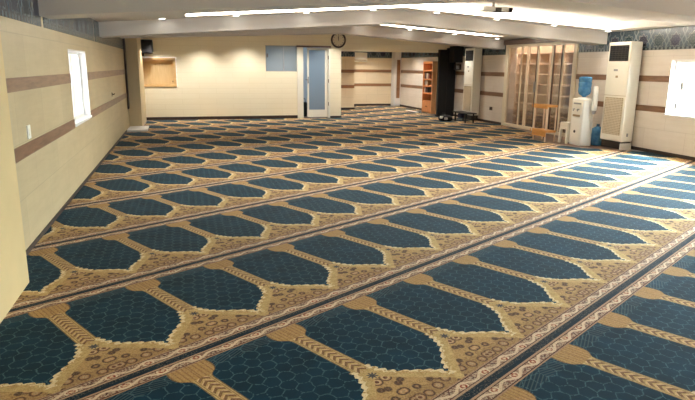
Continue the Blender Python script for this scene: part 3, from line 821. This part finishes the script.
# ------------------------------------------------------------------ wooden rack, stool, water dispenser, bottles
rk = thing('rack', (7.17, 10.36, -.014), 'small orange wooden two-tier rack standing before the glass partition', 'rack')
L2, D2 = .235, .12
for z0, z1, nm, dz in ((.70, .745, 'upper_shelf', .03), (.19, .235, 'lower_shelf', .085)):
    m = MB()
    for k in range(4):
        x = -D2+k*(2*D2-.055)/3; m.box(x, x+.055, -L2, L2, z0+.02, z1, .003)
    for y in (-L2+.01, L2-.04): m.box(-D2, D2, y, y+.03, z0, z0+.02)
    m.build(nm, M['pine'], rk)
    m = MB(); m.box(-D2-.012, -D2, -L2, L2, z0-dz, z1+.01, .003)
    for k in range(7): m.box(-D2-.018, -D2-.011, -L2+.03+k*.08, -L2+.055+k*.08, z0-.02, z1)
    m.build('front_rail', M['pine'], rk)
for sx in (-1, 1):
    for sy in (-1, 1):
        MB().box(sx*(D2-.012)-.012, sx*(D2-.012)+.012, sy*(L2-.03)-.009, sy*(L2-.03)+.009, 0, .72).build('leg', M['pink_wood'], rk)

stl = thing('stool', (7.45, 9.945, -.014), 'small cream plastic stool left of the water dispenser', 'stool')
m = MB(); m.box(-.12, .12, -.12, .12, .385, .42, .012, 3); m.build('seat', M['cream'], stl)
m = MB(); m.box(-.12, .12, -.12, -.108, .28, .39); m.box(-.12, .12, .108, .12, .28, .39); m.box(-.12, -.108, -.108, .108, .28, .39); m.box(.108, .12, -.108, .108, .28, .39)
m.build('skirt', M['cream'], stl)
for sx in (-1, 1):
    for sy in (-1, 1):
        m = MB(); xa, ya = sx*.10, sy*.10; xb, yb = sx*.115, sy*.115
        m.raw([(xa-.025, ya-.025, .30), (xa+.025, ya-.025, .30), (xa+.025, ya+.025, .30), (xa-.025, ya+.025, .30), (xb-.02, yb-.02, 0), (xb+.02, yb-.02, 0), (xb+.02, yb+.02, 0), (xb-.02, yb+.02, 0)],
              [(0, 1, 2, 3), (4, 7, 6, 5), (0, 4, 5, 1), (1, 5, 6, 2), (2, 6, 7, 3), (3, 7, 4, 0)])
        m.build('leg', M['cream'], stl)

def big_bottle(loc, label, inverted=False):
    pr = [(.09, 0), (.125, .012), (.13, .03), (.13, .085), (.122, .10), (.13, .115), (.13, .185), (.122, .20), (.13, .215), (.13, .285), (.11, .33), (.05, .365), (.030, .375)]
    t = thing('water_bottle', loc, label, 'water bottle')
    s_ = .92
    if inverted: pr = [(r*s_, (.375-z)) for r, z in pr][::-1]
    else: pr = [(r*s_, z) for r, z in pr]
    m = MB(); m.lathe((0, 0, 0), pr, 32); m.build('bottle_body', M['water'], t, True)
    m = MB()
    if inverted: m.cyl((0, 0, .002), .034, .03, n=20)
    else: m.cyl((0, 0, .395), .030, .04, n=20, bev=.004)
    m.build('neck', M['water'], t)
    return t
wd = thing('water_dispenser', (7.475, 9.605, -.014), 'white floor-standing water dispenser between the stool and the air conditioner', 'water dispenser')
MB().box(-.125, .125, -.175, .175, .0, .90, .02, 3).build('body', M['white'], wd)
m = MB(); m.lathe((0, 0, .895), [(.12, 0), (.12, .012), (.10, .03), (.06, .034), (.05, .02)], 28); m.build('collar', M['white'], wd, True)
MB().box(-.132, -.12, -.15, .15, .60, .86, .006).build('tap_panel', M['cream'], wd)
for k, y in enumerate((-.06, .06)):
    m = MB(); m.cyl((-.15, y, .70), .014, .05, 'x', 14); m.cyl((-.168, y, .685), .010, .04, 'z', 14); tp = m.build('tap', M['grey'], wd)
MB().box(-.135, -.12, -.11, .11, .795, .825, .002).build('label_strip', M['grey'], wd)
MB().box(-.145, -.12, -.10, .10, .56, .60, .004).build('drip_tray', M['grille_tan'], wd)
MB().cyl((-.128, .02, .27), .028, .012, 'x', 20).build('badge', M['grille_dark'], wd)
MB().box(-.129, -.12, -.14, .14, .08, .52, .004).build('door', M['white'], wd)
big_bottle((7.475, 9.605, .93), 'blue water bottle standing upside down on the white water dispenser', True)
big_bottle((7.78, 9.50, -.014), 'blue water bottle standing on the floor beside the air conditioner')
ct = thing('cup_dispenser', (7.545, 9.370, .66), 'white upright tube of paper cups fixed to the side of the water dispenser', 'cup dispenser')
m = MB(); m.lathe((0, 0, 0), [(.028, 0), (.046, .02), (.05, .05), (.05, .46), (.044, .475)], 22); m.build('tube', M['white'], ct, True)
m = MB(); m.lathe((0, 0, 0), [(.03, -.05), (.042, .015)], 20); m.build('cup', M['grey'], ct, True)
MB().box(-.02, .02, .045, .062, .12, .30).build('bracket', M['grey'], ct)

# ceiling fixture at the top edge of the picture
cf = thing('ceiling_fixture', (4.75, 8.45, zc(4.75)+.13), 'pale flat ceiling fixture with dark fittings hanging near the nearer light strip', 'ceiling fixture')
MB().cyl((0, 0, -.06), .02, .12, n=14).build('stem', M['grey'], cf)
MB().box(-.24, .24, -.13, .13, -.19, -.12, .012, 2).build('body', M['white'], cf)
MB().box(-.03, .07, -.145, -.05, -.205, -.135, .008).build('lens_block', M['grille_dark'], cf)
MB().box(.20, .27, -.135, -.03, -.20, -.13, .008).build('side_block', M['black'], cf)

# ------------------------------------------------------------------ light from outside
wld = bpy.data.worlds.new('sky'); S.world = wld; wld.use_nodes = True
bgn = wld.node_tree.nodes['Background']
bgn.inputs[0].default_value = (.88, .94, 1, 1); bgn.inputs[1].default_value = 1.9
sl = bpy.data.lights.new('sun', 'SUN'); sl.energy = 60; sl.angle = .02; sl.color = (1, .96, .9)
so_ = bpy.data.objects.new('sun', sl); C.objects.link(so_)
so_.rotation_euler = V3((-.58, .12, -1)).to_track_quat('-Z', 'Y').to_euler()

# ------------------------------------------------------------------ camera
f, pitch, roll, cy = 575.586, .217174, .009312, 193.728
yaw = -math.radians(15.9)
fw = V3((0, math.cos(pitch), -math.sin(pitch))); r = V3((1, 0, 0)); u = r.cross(fw)
R_ = r*math.cos(roll)+u*math.sin(roll); U_ = -r*math.sin(roll)+u*math.cos(roll)
rot = Matrix((R_, U_, -fw)).transposed()
rot = Matrix.Rotation(yaw, 3, 'Z') @ rot
cam = bpy.data.cameras.new('camera'); co = bpy.data.objects.new('camera', cam); C.objects.link(co)
co.matrix_world = Matrix.Translation((0, 0, 1.45)) @ rot.to_4x4()
cam.sensor_fit = 'HORIZONTAL'; cam.sensor_width = 36; cam.lens = f/695*36
cam.shift_y = -(200-cy)/695
cam.clip_start = .05; cam.clip_end = 100
S.camera = co
S.view_settings.view_transform = 'Standard'; S.view_settings.look = 'None'
S.view_settings.exposure = 0.9; S.view_settings.gamma = 1; S.view_settings.use_curve_mapping = False
